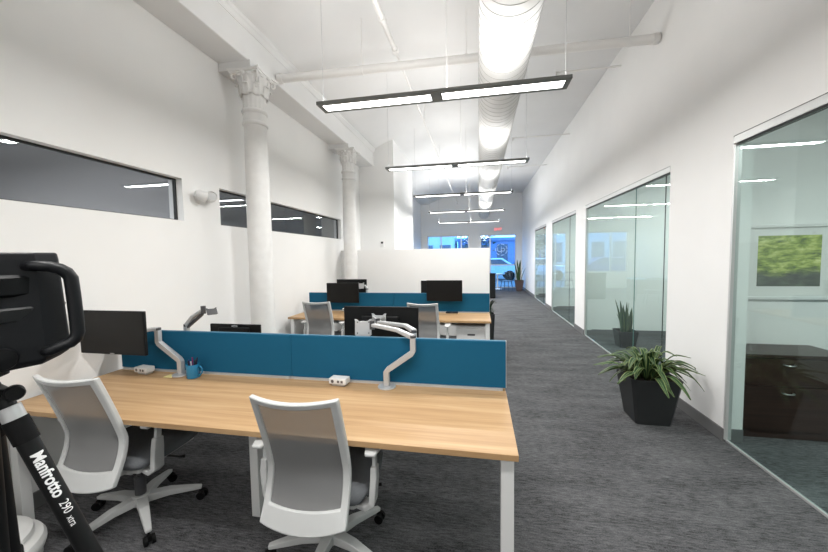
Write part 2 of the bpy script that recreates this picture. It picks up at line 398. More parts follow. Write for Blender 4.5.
office_front(8, 4.17, 7.13, [4.29, 5.02], 'glass front of the second office behind the striped plant')
office_front(9, 7.80, 10.20, [8.35], 'glass front of the third office')
office_front(10, 11.05, 13.2, [11.5], 'glass front of the farthest office')

# unseen ceiling panels, added to brighten the offices
def panel(x, y, label):
    t = thing('added_ceiling_light', label, 'added ceiling light', (x, y, 2.96), 0, 'added office ceiling panels')
    MB().box(-.62, .62, -.17, .17, 0, .038).build('housing', white_m, t)
    MB().box(-.59, .59, -.14, .14, -.006, -.001).build('diffuser', diff_m, t)
    area('added_panel_lamp', t, (0, 0, -.02), 1.15, .25, OFFICE)
panel(3.7, 1.6, 'unseen light panel added to the nearest office ceiling'); panel(3.7, 5.6, 'unseen light panel added to the second office ceiling')
panel(3.7, 8.9, 'unseen light panel added to the third office ceiling'); panel(3.7, 12.1, 'unseen light panel added to the farthest office ceiling')

# ------------------------------------------------------------------ pendants
def pendant(x, y, z, label, down=LAMP_DOWN, up=LAMP_UP, zc=ZC, rz=0):
    t = thing('pendant_light', label, 'pendant light', (x, y, z), rz, 'long black-framed pendant lights')
    L2, Wd, H = 1.10, .097, .030
    f = MB()
    f.box(-L2, L2, -Wd, -Wd+.036, 0, H).box(-L2, L2, Wd-.036, Wd, 0, H)
    f.box(-L2, -L2+.045, -Wd+.036, Wd-.036, 0, H).box(L2-.045, L2, -Wd+.036, Wd-.036, 0, H).box(-.05, .05, -Wd+.036, Wd-.036, 0, H)
    f.build('frame', pendant_m, t, bevel=.002)
    for s in (-1, 1):
        x0, x1 = (-L2+.046, -.051) if s < 0 else (.051, L2-.046)
        MB().box(x0, x1, -Wd+.037, Wd-.037, .003, .010).build('diffuser', diff_m, t)
        MB().box(x0, x1, -Wd+.037, Wd-.037, .024, .028).build('upper_diffuser', diff_m, t)
        area('down_lamp', t, (s*.58, 0, -.003), 1.0, .12, down/2)
        area('up_lamp', t, (s*.58, 0, .04), 1.0, .12, up/2, up=True)
        c = MB().cyl((s*(L2-.03), 0, H), (s*(L2-.03), 0, zc-z-.005), .0022, n=6).build('suspension_wire', alu_m, t)
        MB().cyl((s*(L2-.03), 0, H), (s*(L2-.03), 0, H+.03), .008, n=10).build('wire_grip', alu_m, c)
        MB().cyl((s*(L2-.03), 0, zc-z-.03), (s*(L2-.03), 0, zc-z-.002), .022, n=14).build('ceiling_cup', alu_m, c)
    MB().cyl((.09, 0, H), (.09, 0, zc-z-.005), .003, n=6).build('power_cord', whitepl_m, t)
    return t
for y, z, lab in ((3.08, 3.0, 'nearest and largest-looking long black-framed pendant light'), (5.43, 3.0, 'second pendant light from the camera, below the round duct'), (7.78, 2.96, 'third pendant light from the camera'), (10.13, 2.88, 'fourth pendant light from the camera'),
               (12.48, 2.79, 'farthest pendant light, before the street windows'), (.73, 3.0, 'unseen pendant light added above the viewpoint'), (-1.62, 3.0, 'unseen pendant light added behind the viewpoint')):  # last two hang out of view, added to light the near hall
    k_ = {7.78: 1.15, 10.13: 1.7, 12.48: 2.6}.get(y, 1.0)
    pendant(-.36, y, z, lab, LAMP_DOWN*k_, LAMP_UP*(1 if y != 7.78 else .8)*(2.6 if k_ > 2 else 1.3 if k_ > 1.2 else 1))
pendant(-4.35, 1.45, 2.75, 'pendant light seen through the nearest dark strip window', 70, 40, 4.2)
pendant(-5.0, 5.2, 2.6, 'pendant light seen through the strip window behind the column', 70, 40, 4.2)

# ------------------------------------------------------------------ duct, pipes
prof = []; y = -3.4; n = 40; R0 = .25
d = thing('round_duct', 'large white round spiral air duct along the ceiling', 'air duct', (.257, 0, 3.60))
yy_ = -3.4; pts = []; rad = []
dm = MB(); dm.tube([(0, -3.5, 0), (0, 16.99, 0)], R0, 48); dm.build('duct_tube', duct_m, d, smooth='auto')
sm = MB(); k = 0
yk = -3.4
while yk < 16.9:
    sm.tube([(0, yk, 0), (0, yk+.003, 0), (0, yk+.006, 0)], [R0+.0005, R0+.003, R0+.0005], 48); yk += .115
sm.build('spiral_seams', ductseam_m, d, smooth=False)
for yk in (-1, 1.9, 4.75, 6.9, 9.3, 11.6, 14.0):
    st = MB().tube([(0, yk-.012, 0), (0, yk+.012, 0)], R0+.005, 48).build('hanger_strap', duct_m, d)
    MB().cyl((0, yk, R0), (0, yk, ZC-3.60-.002), .004, n=6).build('hanger_rod', duct_m, st)
# crosswise pipe: from beam face to right wall
p = thing('cross_pipe', 'white pipe crossing the ceiling from beam to right wall', 'pipe', (0, 4.4, 4.0))
a, b = (-2.475, -.38, -.15), (2.02, .07, .03)
MB().cyl(a, b, .05, n=24).build('pipe_run', pipe_m, p, smooth='auto')
def along(t): return Vector(a).lerp(Vector(b), t)
for t in (.003, .985): MB().cyl(along(t), along(t+.012), .060, n=24).build('pipe_collar', pipe_m, p, smooth='auto')
for t in (.24, .52, .93):
    c0 = along(t); hh = MB().cyl(c0-Vector((.012,0,0)), c0+Vector((.012,0,0)), .056, n=20).build('pipe_hanger', pipe_m, p, smooth='auto')
    MB().cyl(c0+Vector((0,0,.045)), (c0.x, c0.y, ZC-4.0-.003-(.03 if c0.x < -1 else 0)), .005, n=6).build('hanger_rod', pipe_m, hh)
# lengthwise conduit
p = thing('conduit_pipe', 'thin white conduit running lengthwise under the ceiling', 'pipe', (-1.0, 0, 4.13))
MB().cyl((0, -3.5, 0), (0, 4.2, 0), .03, n=16).build('pipe_run', pipe_m, p, smooth='auto')
MB().cyl((0, 4.2, 0), (-.02, 16.98, -.0), .015, n=12).build('thin_run', pipe_m, p, smooth='auto')
for y in (.8, 3.62, 4.18): MB().cyl((0, y, 0), (0, y+.07, 0), .042, n=16).build('pipe_coupling', pipe_m, p, smooth='auto')
for y in (1.5, 6.5, 9, 12): MB().cyl((0, y, .02), (0, y, .39), .005, n=6).build('hanger_rod', pipe_m, p)
# small sprinkler branches
for y, x0, lab in ((8.35, .79, 'small white sprinkler branch near second pendant'), (5.55, 1.15, 'small white sprinkler branch beside the duct'), (11.0, .9, 'small white sprinkler branch farther down the hall')):
    s = thing('sprinkler_branch', lab, 'sprinkler pipe', (x0, y, 4.3), 0, 'sprinkler branches')
    MB().cyl((0,0,0), (XR-x0-.004, 0, 0), .013, n=10).build('pipe_run', pipe_m, s, smooth='auto')
    MB().cyl((0,0,.014), (0,0,-.06), .017, n=10).cyl((0,0,-.06), (0,0,-.064), .03, n=12).build('sprinkler_head', pipe_m, s, smooth='auto')

# ------------------------------------------------------------------ iron columns
def column(x, y, label):
    t = thing('iron_column', label, 'column', (x, y, 0), 0, 'white iron columns under the beam')
    r = .132
    MB().lathe([(.262,.0),(.262,.045),(.272,.05),(.280,.075),(.280,.095),(.268,.118),(.236,.128),(.228,.14),(.236,.15),(.232,.165),(.205,.18),(.178,.185),(.165,.20),(.150,.235),(.134,.26)], 56).build('column_base', castiron_m, t, smooth='auto')
    MB().lathe([(.134,.255),(.134,.9),(.130,2.4),(.122,3.10),(.122,3.105),(.136,3.115),(.140,3.13),(.136,3.145),(.124,3.155),(.124,3.235),(.134,3.242),(.142,3.26),(.142,3.27),(.132,3.285),(.120,3.29)], 48).build('shaft', castiron_m, t, smooth='auto')
    cap = MB().lathe([(.118,3.288),(.120,3.36),(.126,3.44),(.138,3.52),(.160,3.60),(.185,3.645)], 64, rfun=lambda r_, z, a: r_*(1+.022*math.cos(16*a)*(1 if z < 3.5 else 0))).build('capital_bell', castiron_m, t, smooth='auto')
    lf = MB()
    for tier, (n_, z0, hh, ro, ph) in enumerate(((8, 3.42, .13, .125, 0), (8, 3.44, .20, .128, PI/8))):
        for k in range(n_):
            a = ph+k*2*PI/n_; d_ = Vector((math.cos(a), math.sin(a), 0)); sd = Vector((-math.sin(a), math.cos(a), 0)); pts = []; ws = []
            for i in range(8):
                u = i/7; z = z0+hh*math.sin(min(u*1.25, 1)*PI/2) - (.03*max(0, u-.75)/.25)
                rr = ro+.010+.036*u**1.5+(.022*max(0, u-.6)/.4)
                pts.append(d_*rr+Vector((0, 0, z))); ws.append(.085*(math.sin(PI*(.22+.72*u))**.7))
            lf.leaf(pts, ws, sd, fold=-.12)
    lf.uv = {}
    lf.build('acanthus_leaf', castiron_m, cap, smooth=True, solid=.010)
    vo = MB()
    for k in range(4):
        a = PI/4+k*PI/2; d_ = Vector((math.cos(a), math.sin(a), 0)); pts = [d_*.14+Vector((0,0,3.50))]
        for i in range(14):
            th = i/13*2.2*PI; rr = .040*(1-i/18); pts.append(d_*(.200+rr*math.sin(th-PI/2+.6))+Vector((0,0,3.615+rr*math.cos(th-PI/2+.6))))
        vo.tube(pts, [.014]+[.013-.0004*i for i in range(14)], 8)
    for k in range(4):
        a = k*PI/2; d_ = Vector((math.cos(a), math.sin(a), 0)); vo.lathe([(.0,-.02),(.022,-.012),(.026,0),(.022,.012),(0,.02)], 10, c=tuple(d_*.19+Vector((0,0,3.63))))
    vo.build('volute', castiron_m, cap, smooth=True)
    ab = []
    for k in range(4):
        a0 = PI/4+k*PI/2; a1 = a0+PI/2
        P0 = Vector((math.cos(a0), math.sin(a0)))*.275; P1 = Vector((math.cos(a1), math.sin(a1)))*.275
        for i in range(8):
            u = i/8; m_ = P0.lerp(P1, u); m_ *= (1-.14*math.sin(PI*u)); ab.append((m_.x, m_.y))
    def slab(s_, z0, z1):
        n_ = len(ab); M = MB(); M.add([(x*s_, y*s_, z0) for x, y in ab]+[(x*s_, y*s_, z1) for x, y in ab],
            [tuple(range(n_))[::-1], tuple(range(n_, 2*n_))]+[(k, (k+1) % n_, (k+1) % n_+n_, k+n_) for k in range(n_)]); return M
    A = slab(.92, 3.645, 3.665); B = slab(1.0, 3.665, 3.69); A.add(B.v, B.f); A.build('abacus', castiron_m, t, bevel=.003)
    x0, x1 = (XL-x)+.002, .07
    MB().box(x0, x1, -.15, .15, 3.69, 3.779).build('impost_block', ceil_m, t)
    return t
column(-2.52, 3.60, 'white cast-iron column with leafy capital beside the emergency light')
column(-2.51, 6.44, 'farther white cast-iron column in front of the low partition')
column(-2.535, 1.165, 'white iron column behind the tripod, only its round base showing')

# ------------------------------------------------------------------ wall devices
e_ = thing('emergency_light', 'white twin-head emergency light high on the left wall', 'emergency light', (XL, 3.10, 2.25))
MB().lathe([(0,0),(.075,0),(.075,.012),(.06,.03),(0,.034)], 24, T=Matrix.Rotation(PI/2, 4, 'Y')).build('backplate', whitepl_m, e_, smooth='auto')
for s, tw in ((-1, .5), (1, -.2)):
    T = Matrix.Translation((.075, s*.07, -.0)) @ Matrix.Rotation(tw, 4, 'Z') @ Matrix.Rotation(PI/2 - .25*s, 4, 'Y') @ Matrix.Rotation(s*.5, 4, 'X')
    h = MB().lathe([(0,-.05),(.03,-.048),(.045,-.03),(.052,.03),(.055,.05),(.05,.055),(.045,.04),(0,.038)], 24, T=T).build('lamp_head', whitepl_m, e_, smooth='auto')
    MB().lathe([(0,.041),(.043,.0415),(.043,.044),(0,.046)], 20, T=T).build('lens', mat('lamp_lens', (.6,.6,.6), .2), h)
    MB().cyl((.02, s*.02, 0), (.07, s*.06, 0), .014, n=10).build('arm', whitepl_m, e_, smooth='auto')
s_ = thing('thermostat', 'small white thermostat with dark display on the boxed-out wall', 'thermostat', (-2.30, 7.999, 1.91))
MB().box(-.045, .045, -.022, 0, -.075, .075).build('housing', whitepl_m, s_, bevel=.006)
MB().box(-.025, .025, -.027, -.0225, .01, .055).build('display', black_m, s_)
x = thing('exit_sign', 'small red lettered exit sign above the tall street window', 'exit sign', (.92, YF-.001, 2.84))
MB().box(-.20, .20, -.045, 0, -.10, .10).build('housing', whitepl_m, x, bevel=.006)
def text(body, size, m, parent, T, bold=0, extr=.001, align='CENTER', name='lettering', sx=1):
    cu = bpy.data.curves.new(name, 'FONT'); cu.body = body; cu.size = size; cu.extrude = extr; cu.align_x = align; cu.align_y = 'CENTER'; cu.offset = bold
    tmp = bpy.data.objects.new('tmp', cu); C.objects.link(tmp)
    dg = bpy.context.evaluated_depsgraph_get(); dg.update()
    me = bpy.data.meshes.new_from_object(tmp.evaluated_get(dg)); bpy.data.objects.remove(tmp)
    me.transform(T @ Matrix.Scale(sx, 4, (1, 0, 0))); me.materials.clear(); me.materials.append(m)
    o = bpy.data.objects.new(name, me); C.objects.link(o); o.parent = parent; return o
text('EXIT', .17, red_m, x, Matrix.Translation((0, -.047, 0)) @ Matrix.Rotation(PI/2, 4, 'X'))

# ------------------------------------------------------------------ desks
def desk(y0, ym, y1, label, zt, x0=-2.80, x1=.165):
    t = thing('workbench_desk', label, 'desk', ((x0+x1)/2, ym, 0), 0, 'double bench desks')
    ox, oy = (x0+x1)/2, ym
    def B(a, b, c, d_, e, f): return (a-ox, b-ox, c-oy, d_-oy, e, f)
    for (a, b) in ((y0, ym-.02), (ym+.02, y1)):
        for (u, v) in ((x0, x1),):
            tp = MB().box(*B(u, v, a, b, .712, .74)).build('desktop', wood_m, t, bevel=.0015)
    MB().box(*B(x0+.02, x1-.02, ym-.019, ym+.019, .70, .745)).build('divider_channel', alu_m, t)
    for lx in (x0+.055, -1.365, x1-.045):
        fr = (y0+.05, y1-.05) if lx != -1.365 else (y0+.36, y1-.36)
        for ly in fr: MB().box(*B(lx-.028, lx+.028, ly-.028, ly+.028, 0, .71)).build('leg', white_m, t, bevel=.003)
        MB().box(*B(lx-.022, lx+.022, fr[0]+.03, fr[1]-.03, .66, .705)).build('cross_beam', white_m, t, bevel=.002)
    for ly in (ym-.25, ym+.25): MB().box(*B(x0+.08, x1-.07, ly-.02, ly+.02, .655, .70)).build('side_beam', white_m, t)
    MB().box(*B(x0+.15, x1-.15, ym-.12, ym+.12, .56, .575)).build('cable_tray', white_m, t)
    for k, (u, v) in enumerate(((x0+.0, -1.3185), (-1.3165, x1))):
        pn = MB().box(*B(u, v, ym-.017, ym+.017, .755, zt-.004)).build('fabric_screen', blue_m, t, bevel=.003)
        MB().box(*B(u-.0, v+.0, ym-.010, ym+.010, zt-.0035, zt)).build('top_edging', blueedge_m, pn)
        if v == x1: MB().box(*B(v+.0005, v+.0035, ym-.012, ym+.012, .755, zt)).build('end_edging', alu_m, pn)
        MB().box(*B(u+.02, v-.02, ym-.03, ym+.03, .7405, .755)).build('screen_rail', alu_m, pn)
    return t
desk(1.466, 2.2, 2.934, 'nearest double bench desk with oak tops, white legs and blue screens', 1.057)
desk(4.49, 5.16, 5.87, 'second double bench desk farther back, before the low partition', 1.033, -2.745, .155)

# ------------------------------------------------------------------ task chairs
def chair():
    t = thing('task_chair', '', 'chair', (0,0,0), 0, 'grey mesh task chairs')
    # back surface: u -1..1 across, v 0 bottom .. 1 top
    def S(u, v):
        z = .404+.606*v; vm = .373
        if v < vm: y = -.304+.076*math.sin(v/vm*PI/2)
        else: q_ = (v-vm)/(1-vm); y = -.228-.134*q_**1.15
        hw = .204-.004*v
        y += .04*u*u*(.6+.4*v)-.028; z -= .012*(1-u*u)*(v > .5)*(v-.5)*2
        return Vector((u*hw, y, z))
    def ring():
        m = MB(); fr = []; seq = []
        N_ = 10
        for i in range(N_): seq.append((-1+2*i/N_, 0, 0))
        for i in range(24): seq.append((1, i/24, 1))
        for i in range(N_): seq.append((1-2*i/N_, 1, 2))
        for i in range(24): seq.append((-1, 1-i/24, 3))
        iu = .835; vb, vt = .105, .950
        def inner(u, v): return (max(-iu, min(iu, u*iu)), vb+(vt-vb)*v)
        out = []
        for (u, v, _) in seq:
            # round the outer corners
            uo, vo = u, v
            r = .09
            if abs(u) > 1-r*1.6 and (v < r or v > 1-r):
                pass
            p_o = S(uo, vo)
            if v == 0: p_o.z -= .030*(1-u*u)
            if v == 1: p_o.z -= .0
            a_, b_ = inner(u, v); p_i = S(a_, b_)
            if v == 0: p_i.z += .012*(u*u)
            nrm = Vector((0, 1, .12 if v > .4 else -.2)).normalized()
            out.append((p_o-nrm*.013, p_i-nrm*.010, p_i+nrm*.010, p_o+nrm*.016))
        vs = [tuple(p) for q_ in out for p in q_]; n_ = len(out)
        fs = [(i*4+k, i*4+(k+1) % 4, ((i+1) % n_)*4+(k+1) % 4, ((i+1) % n_)*4+k) for i in range(n_) for k in range(4)]
        m.add(vs, fs); return m
    ring().build('back_frame', chairframe_m, t, smooth='auto', bevel=.006, segs=2)
    g = MB(); vs = []; nu, nv = 10, 18
    for j in range(nv+1):
        for i in range(nu+1):
            u = -.85+1.70*i/nu; v = .095+.865*j/nv; vs.append(tuple(S(u, v)))
    g.add(vs, [(j*(nu+1)+i, j*(nu+1)+i+1, (j+1)*(nu+1)+i+1, (j+1)*(nu+1)+i) for j in range(nv) for i in range(nu)])
    g.build('back_mesh', mesh_m, t, smooth=True)
    # seat cushion
    vs = []; fs = []; nx, ny = 8, 8
    for j in range(ny+1):
        for i in range(nx+1):
            a_ = -1+2*i/nx; b_ = -1+2*j/ny
            x_ = a_*math.sqrt(1-b_*b_*.22)*.275; y_ = b_*math.sqrt(1-a_*a_*.18)*.262+.03
            e2 = max(abs(a_), abs(b_)); z_ = .492-.022*e2**6-(.035*max(0, b_-.5)**1.5*2)
            vs.append((x_, y_, z_))
    nb = len(vs)
    vs += [(x*.93, (y-.03)*.93+.03, .415) for x, y, z in vs]
    for j in range(ny):
        for i in range(nx):
            a_ = j*(nx+1)+i; fs.append((a_, a_+1, a_+nx+2, a_+nx+1)); fs.append((a_+nb+nx+1, a_+nb+nx+2, a_+nb+1, a_+nb))
    bd = [i for i in range(nx)]+[j*(nx+1)+nx for j in range(ny)]+[ny*(nx+1)+nx-i for i in range(nx)]+[(ny-j)*(nx+1) for j in range(ny)]
    for k in range(len(bd)): a_, b_ = bd[k], bd[(k+1) % len(bd)]; fs.append((b_, a_, a_+nb, b_+nb))
    m = MB(); m.add(vs, fs); m.build('seat', seat_m, t, smooth=True, subsurf=1)
    MB().box(-.20, .20, -.17, .22, .385, .414).build('seat_pan', chairframe_m, t, bevel=.012)
    MB().box(-.085, .085, -.12, .12, .335, .384).bar([(0, -.10, .36), (0, -.22, .37), (0, -.272, .43)], [(.12, .03), (.10, .03), (.12, .028)], (1, 0, 0)).build('tilt_mechanism', chairframe_m, t, bevel=.008)
    MB().tube([(.08, .05, .365), (.24, .06, .36), (.27, .065, .365)], [.006, .006, .010], 8).build('tilt_lever', black_m, t, smooth=True)
    for s in (-1, 1):
        ar = MB().bar([(s*.15, -.10, .395), (s*.245, -.12, .385), (s*.275, -.125, .41), (s*.285, -.125, .53), (s*.285, -.12, .59)], [(.07,.022), (.07,.026), (.07,.03), (.062,.032), (.052,.03)], (0, 1, 0)).build('armrest', chairframe_m, t, bevel=.006)
        MB().bar([(s*.285, -.122, .57), (s*.285, -.11, .675)], [(.036,.018), (.034,.018)], (0, 1, 0)).build('arm_post', chairframe_m, ar, bevel=.004)
        MB().bar([(s*.285, -.20, .682), (s*.285, -.14, .688), (s*.285, -.02, .688), (s*.285, .03, .680)], [(.05,.018), (.075,.022), (.075,.022), (.05,.018)], (1, 0, 0)).build('arm_pad', chairframe_m, ar, bevel=.007)
    MB().cyl((0,0,.12), (0,0,.25), .03, n=20).cyl((0,0,.24), (0,0,.34), .015, n=16).build('gas_lift', alud_m, t, smooth='auto')
    bs = MB().lathe([(.0,.075),(.045,.075),(.055,.10),(.045,.135),(0,.14)], 24)
    return t, bs
def finish_base(t, a0):
    bs = MB().lathe([(0,.07),(.045,.07),(.055,.10),(.045,.135),(0,.14)], 24)
    cs = []
    for k in range(5):
        a = a0+k*2*PI/5; d_ = Vector((math.cos(a), math.sin(a), 0)); sd = Vector((-math.sin(a), math.cos(a), 0))
        bs.bar([d_*.02+Vector((0,0,.105)), d_*.15+Vector((0,0,.105)), d_*.29+Vector((0,0,.082)), d_*.325+Vector((0,0,.076))], [(.06,.05), (.05,.04), (.036,.026), (.03,.02)], sd)
        cs.append((d_*.315, a+random.uniform(-1.2, 1.2)))
    bs.build('star_base', chairframe_m, t, bevel=.005)
    for p_, a in cs:
        T = Matrix.Translation(p_) @ Matrix.Rotation(a, 4, 'Z')
        w_ = MB()
        for s in (-1, 1): w_.cyl((.012, s*.010, .0265), (.012, s*.026, .0265), .026, n=18, T=T)
        w_.box(-.006, .02, -.009, .009, .02, .05, T=T).cyl((0,0,.04), (0,0,.07), .007, n=8, T=T)
        w_.build('caster', rubber_m, t, smooth='auto')
def place_chair(x, y, rz, base_deg, label):
    t, _ = chair(); t.location = (x, y, 0); t.rotation_euler = (0, 0, rz); t['label'] = label
    finish_base(t, math.radians(base_deg)-rz); return t
place_chair(-2.10, 1.70, .01, 37, 'grey mesh task chair at the left of the nearest desk, next to the tripod')
place_chair(-.792, 1.64, .041, -18, 'grey mesh task chair in the centre foreground at the nearest desk')
place_chair(-2.18, 4.60, .02, 40, 'grey mesh task chair at the left place of the second desk')
place_chair(-.685, 4.56, -.06, 20, 'grey mesh task chair at the right place of the second desk, beside the pedestal')

# ------------------------------------------------------------------ monitors
def monitor(x, y, zc, rz, label, w_=.56, h_=.325, back=False, tilt=0, marks=False, pole=0):
    t = thing('computer_monitor', label, 'monitor', (x, y, zc), rz, 'black flat monitors')
    T = Matrix.Rotation(tilt, 4, 'X')
    MB().box(-w_/2, w_/2, 0, .022, -h_/2, h_/2, T=T).build('casing', black_m, t, bevel=.004)
    MB().box(-w_/2+.008, w_/2-.008, -.0015, -.0003, -h_/2+.018, h_/2-.008, T=T).build('screen', blackgl_m, t)
    MB().box(-.16, .16, .0225, .045, -.11, .10, T=T).build('rear_bulge', black_m, t, bevel=.01)
    if pole:
        MB().bar([(0,.045,0), (0,pole,0)], (.05,.03), (1,0,0)).cyl((0,pole,.02), (0,pole,.742-zc+.01), .014, n=14).lathe([(.05,0),(.05,.01),(0,.012)], 20, c=(0,pole,.742-zc)).build('support_pole', alu_m, t, smooth='auto')
    if marks: MB().box(-.018, .018, -.0024, -.0016, -h_/2+.005, -h_/2+.011, T=T).build('maker_mark', alu_m, t)
    return t
monitor(-2.545, 1.925, 1.095, .0, 'black monitor above the left end of the nearest desk, screen to the camera', 0.56, .31, marks=True)
m2 = monitor(-.80, 2.70, 1.015, PI, 'black monitor seen from behind, above the blue screen in the middle', .635, .35)
m3 = monitor(-2.215, 2.76, .875, PI, 'black monitor mostly hidden behind the left blue screen, only its top showing', .52, .25, pole=.12)
MB().tube([(.0+.03*math.cos(a), .0235, .108+.006*math.sin(a)) for a in [i*PI/6 for i in range(13)]], .0022, 6).build('maker_mark', alu_m, m3)
monitor(-2.10, 5.0, 1.045, 0, 'left front monitor on the second desk, screen to the camera', .53, .31, pole=.24)
monitor(-2.11, 5.44, 1.075, PI, 'monitor peeking out behind the left front monitor of the second desk', .53, .31, pole=.09)
monitor(-.505, 5.0, 1.085, 0, 'right front monitor on the second desk, screen to the camera', .53, .31, pole=.24)
monitor(-.66, 5.44, 1.05, PI, 'monitor peeking out behind the right front monitor of the second desk', .53, .31, pole=.09)

# ------------------------------------------------------------------ monitor arms
def vesa(parent, c, yaw, tilt, m=None, k=1):
    T = Matrix.Translation(c) @ Matrix.Scale(k, 4) @ Matrix.Rotation(yaw, 4, 'Z') @ Matrix.Rotation(tilt, 4, 'X')
    v = MB().prism([(-.058,-.052),(-.045,-.06),(.045,-.06),(.058,-.052),(.058,.045),(.062,.06),(.045,.058),(.03,.044),(-.03,.044),(-.045,.058),(-.062,.06),(-.058,.045)], -.003, .003, T=T)
    v.cyl((0,.003,0), (0,.035,0), .022, n=16, T=T)
    o = v.build('mounting_plate', m or alu_m, parent, bevel=.0015)
    for sx in (-1, 1):
        for sz in (-1, 1): MB().cyl((sx*.04, -.0045, sz*.038), (sx*.04, -.0032, sz*.038), .005, n=10, T=T).build('screw', alud_m, o)
    return o
def arm(base, link_dx, dy, label, upper, plate_yaw=0, plate_tilt=.1, z0=.741):
    """base xy; lower arm rises and slants to link_dx; upper = list of points (absolute offsets)"""
    t = thing('monitor_arm', label, 'monitor arm', (base[0], base[1], z0), 0, 'silver monitor arms')
    MB().lathe([(0,0),(.058,0),(.060,.004),(.058,.010),(0,.012)], 28).build('clamp_base', alu_m, t, smooth='auto')
    sd = (0, 1, 0)
    MB().bar([(0,0,.012), (0,0,.105), (link_dx*.0+(.012 if link_dx > 0 else -.012), 0, .12), (link_dx, dy, .232), (link_dx+(.010 if link_dx > 0 else -.01), dy, .245), (link_dx+(.010 if link_dx > 0 else -.01), dy, .335)],
             [(.036,.036), (.036,.036), (.036,.036), (.036,.036), (.034,.034), (.034,.034)], sd).build('lower_arm', alu_m, t, bevel=.005)
    MB().cyl((link_dx+(.010 if link_dx > 0 else -.01), dy, .335), (link_dx+(.010 if link_dx > 0 else -.01), dy, .352), .021, n=20).build('pivot', alud_m, t, smooth='auto')
    pts = [Vector(p) for p in upper]
    MB().bar(pts, [(.040,.030)]+[(.034,.026)]*(len(pts)-1), (0, 1, 0)).build('upper_arm', alu_m, t, bevel=.006)
    e = pts[-1]; MB().cyl(e+Vector((0,0,-.03)), e+Vector((0,0,.03)), .018, n=18).build('head_joint', alud_m, t, smooth='auto')
    return t, e
t, e = arm((-.60, 2.125), .17, 0, 'silver monitor arm with empty plate, right half of the nearest desk', [(.18,0,.338),(.06,.06,.370),(-.135,.13,.385)])
vesa(t, e+Vector((-.065, -.0, -.02)), .15, -.12)
t, e = arm((-2.19, 2.125), -.175, 0, 'silver monitor arm next to the blue mug, holding the left monitor', [(-.185,0,.34),(-.21,-.02,.345),(-.25,-.06,.34)])
MB().box(-.325, -.235, -.09, -.055, .325, .35).build('monitor_bracket', black_m, t, bevel=.003)
vesa(t, Vector((-.27, -.12, .335)), PI, 0, black_m)
t, e = arm((-.62, 2.275), .17, 0, 'silver monitor arm behind the blue screen carrying the middle monitor', [(.18,0,.345),(.10,.10,.36),(-.17,.30,.34)])
vesa(t, e+Vector((-.01, .065, 0)), PI, 0)
T = MB()
for s in (-1, 1):
    T.bar([Vector((-.18,.352,.34)), Vector((-.18+s*.05,.352,.38))], (.022,.006), (0,1,0)); T.bar([Vector((-.18,.352,.34)), Vector((-.18+s*.05,.352,.30))], (.022,.006), (0,1,0))
T.build('mounting_cross', alu_m, t)
t, e = arm((-2.21, 2.275), -.05, 0, 'silver monitor arm without a screen rising over the left blue screen', [(-.06,0,.34),(.0,0,.41),(.10,.0,.468)])
MB().bar([(-.055,-.0,.325),(.09,-.0,.435)], (.026,.02), (0,1,0)).build('gas_spring_cover', alud_m, t, bevel=.003)
vesa(t, e+Vector((.085, -.01, -.008)), .9, -.9, alud_m, .62)
t, e = arm((-1.85, 5.25), .06, 0, 'small silver monitor arm behind the left screens of the second desk', [(.07,0,.345),(.04,.0,.40),(-.02,.0,.40)])
vesa(t, e+Vector((.0, -.03, 0)), .4, 0, None, .8)

# ------------------------------------------------------------------ desk-top things
def power(x, y, rz, label, z=.741):
    t = thing('power_outlet_box', label, 'power box', (x, y, z), rz, 'white desktop power boxes')
    MB().prism([(-.062,.016),(.062,.016),(.062,.056),(-.062,.056)], -.035, .035).build('housing', whitepl_m, t, bevel=.006)
    MB().prism([(-.045,0),(.045,0),(.05,.0155),(-.05,.0155)], -.02, .03).build('foot', alu_m, t, bevel=.003)
    sg_ = bpy.data.materials.get('socket_grey') or mat('socket_grey', srgb(96,92,92), .5)
    MB().cyl((-.035,-.0352,.036), (-.035,-.0362,.036), .011, n=14).build('power_button', sg_, t)
    for x_ in (.0, .026): MB().box(x_, x_+.016, -.0362, -.0352, .028, .044).build('socket', sg_, t)
    return t
power(-2.50, 2.11, -.12, 'white power box under the left monitor on the nearest desk')
power(-.925, 2.11, -.08, 'white power box in front of the right blue screen of the nearest desk')
power(-2.06, 5.06, 0, 'white power box on the left of the second desk', .741)
t = thing('mug', 'blue mug holding dark pens on the nearest desk', 'mug', (-2.055, 2.095, .7405))
MB().lathe([(.0,0),(.040,0),(.044,.005),(.045,.100),(.0405,.100),(.0365,.008),(0,.007)], 32).build('cup', mug_m, t, smooth='auto')
MB().tube([(.043,0,.080),(.062,0,.085),(.076,0,.070),(.076,0,.042),(.060,0,.022),(.042,0,.024)], .0055, 8).build('handle', mug_m, t, smooth=True)
pc = [srgb(24,26,60), srgb(20,20,24), srgb(120,30,90), srgb(30,40,110), srgb(18,18,20), srgb(190,190,190), srgb(24,24,34)]
for k in range(7):
    a = k*2*PI/7+.3; q0 = Vector((.014*math.cos(a), .014*math.sin(a), .012)); q1 = Vector((.029*math.cos(a+.3), .029*math.sin(a+.3), .125+.02*random.random()))
    o = MB().cyl(Vector((-2.055,2.095,.7405))+q0, Vector((-2.055,2.095,.7405))+q1, .0042, n=8).build('pen', mat('pen_%d' % k, pc[k], .4))
    tag(o, ['navy', 'black', 'purple', 'dark blue', 'black slim', 'light grey', 'dark grey'][k]+' pen standing in the blue mug', 'pen', 'pens in the blue mug')
tag(MB().box(-2.285, -2.21, 2.06, 2.125, .7408, .7425).build('sticky_note', paper_m), 'pale yellow paper note beside the arm base on the nearest desk', 'note')
t = thing('laptop_dock', 'flat black device lying at the back of the second desk', 'desk device', (-.40, 5.08, .741))
MB().box(-.09, .09, -.04, .04, 0, .018).build('housing', black_m, t, bevel=.004)
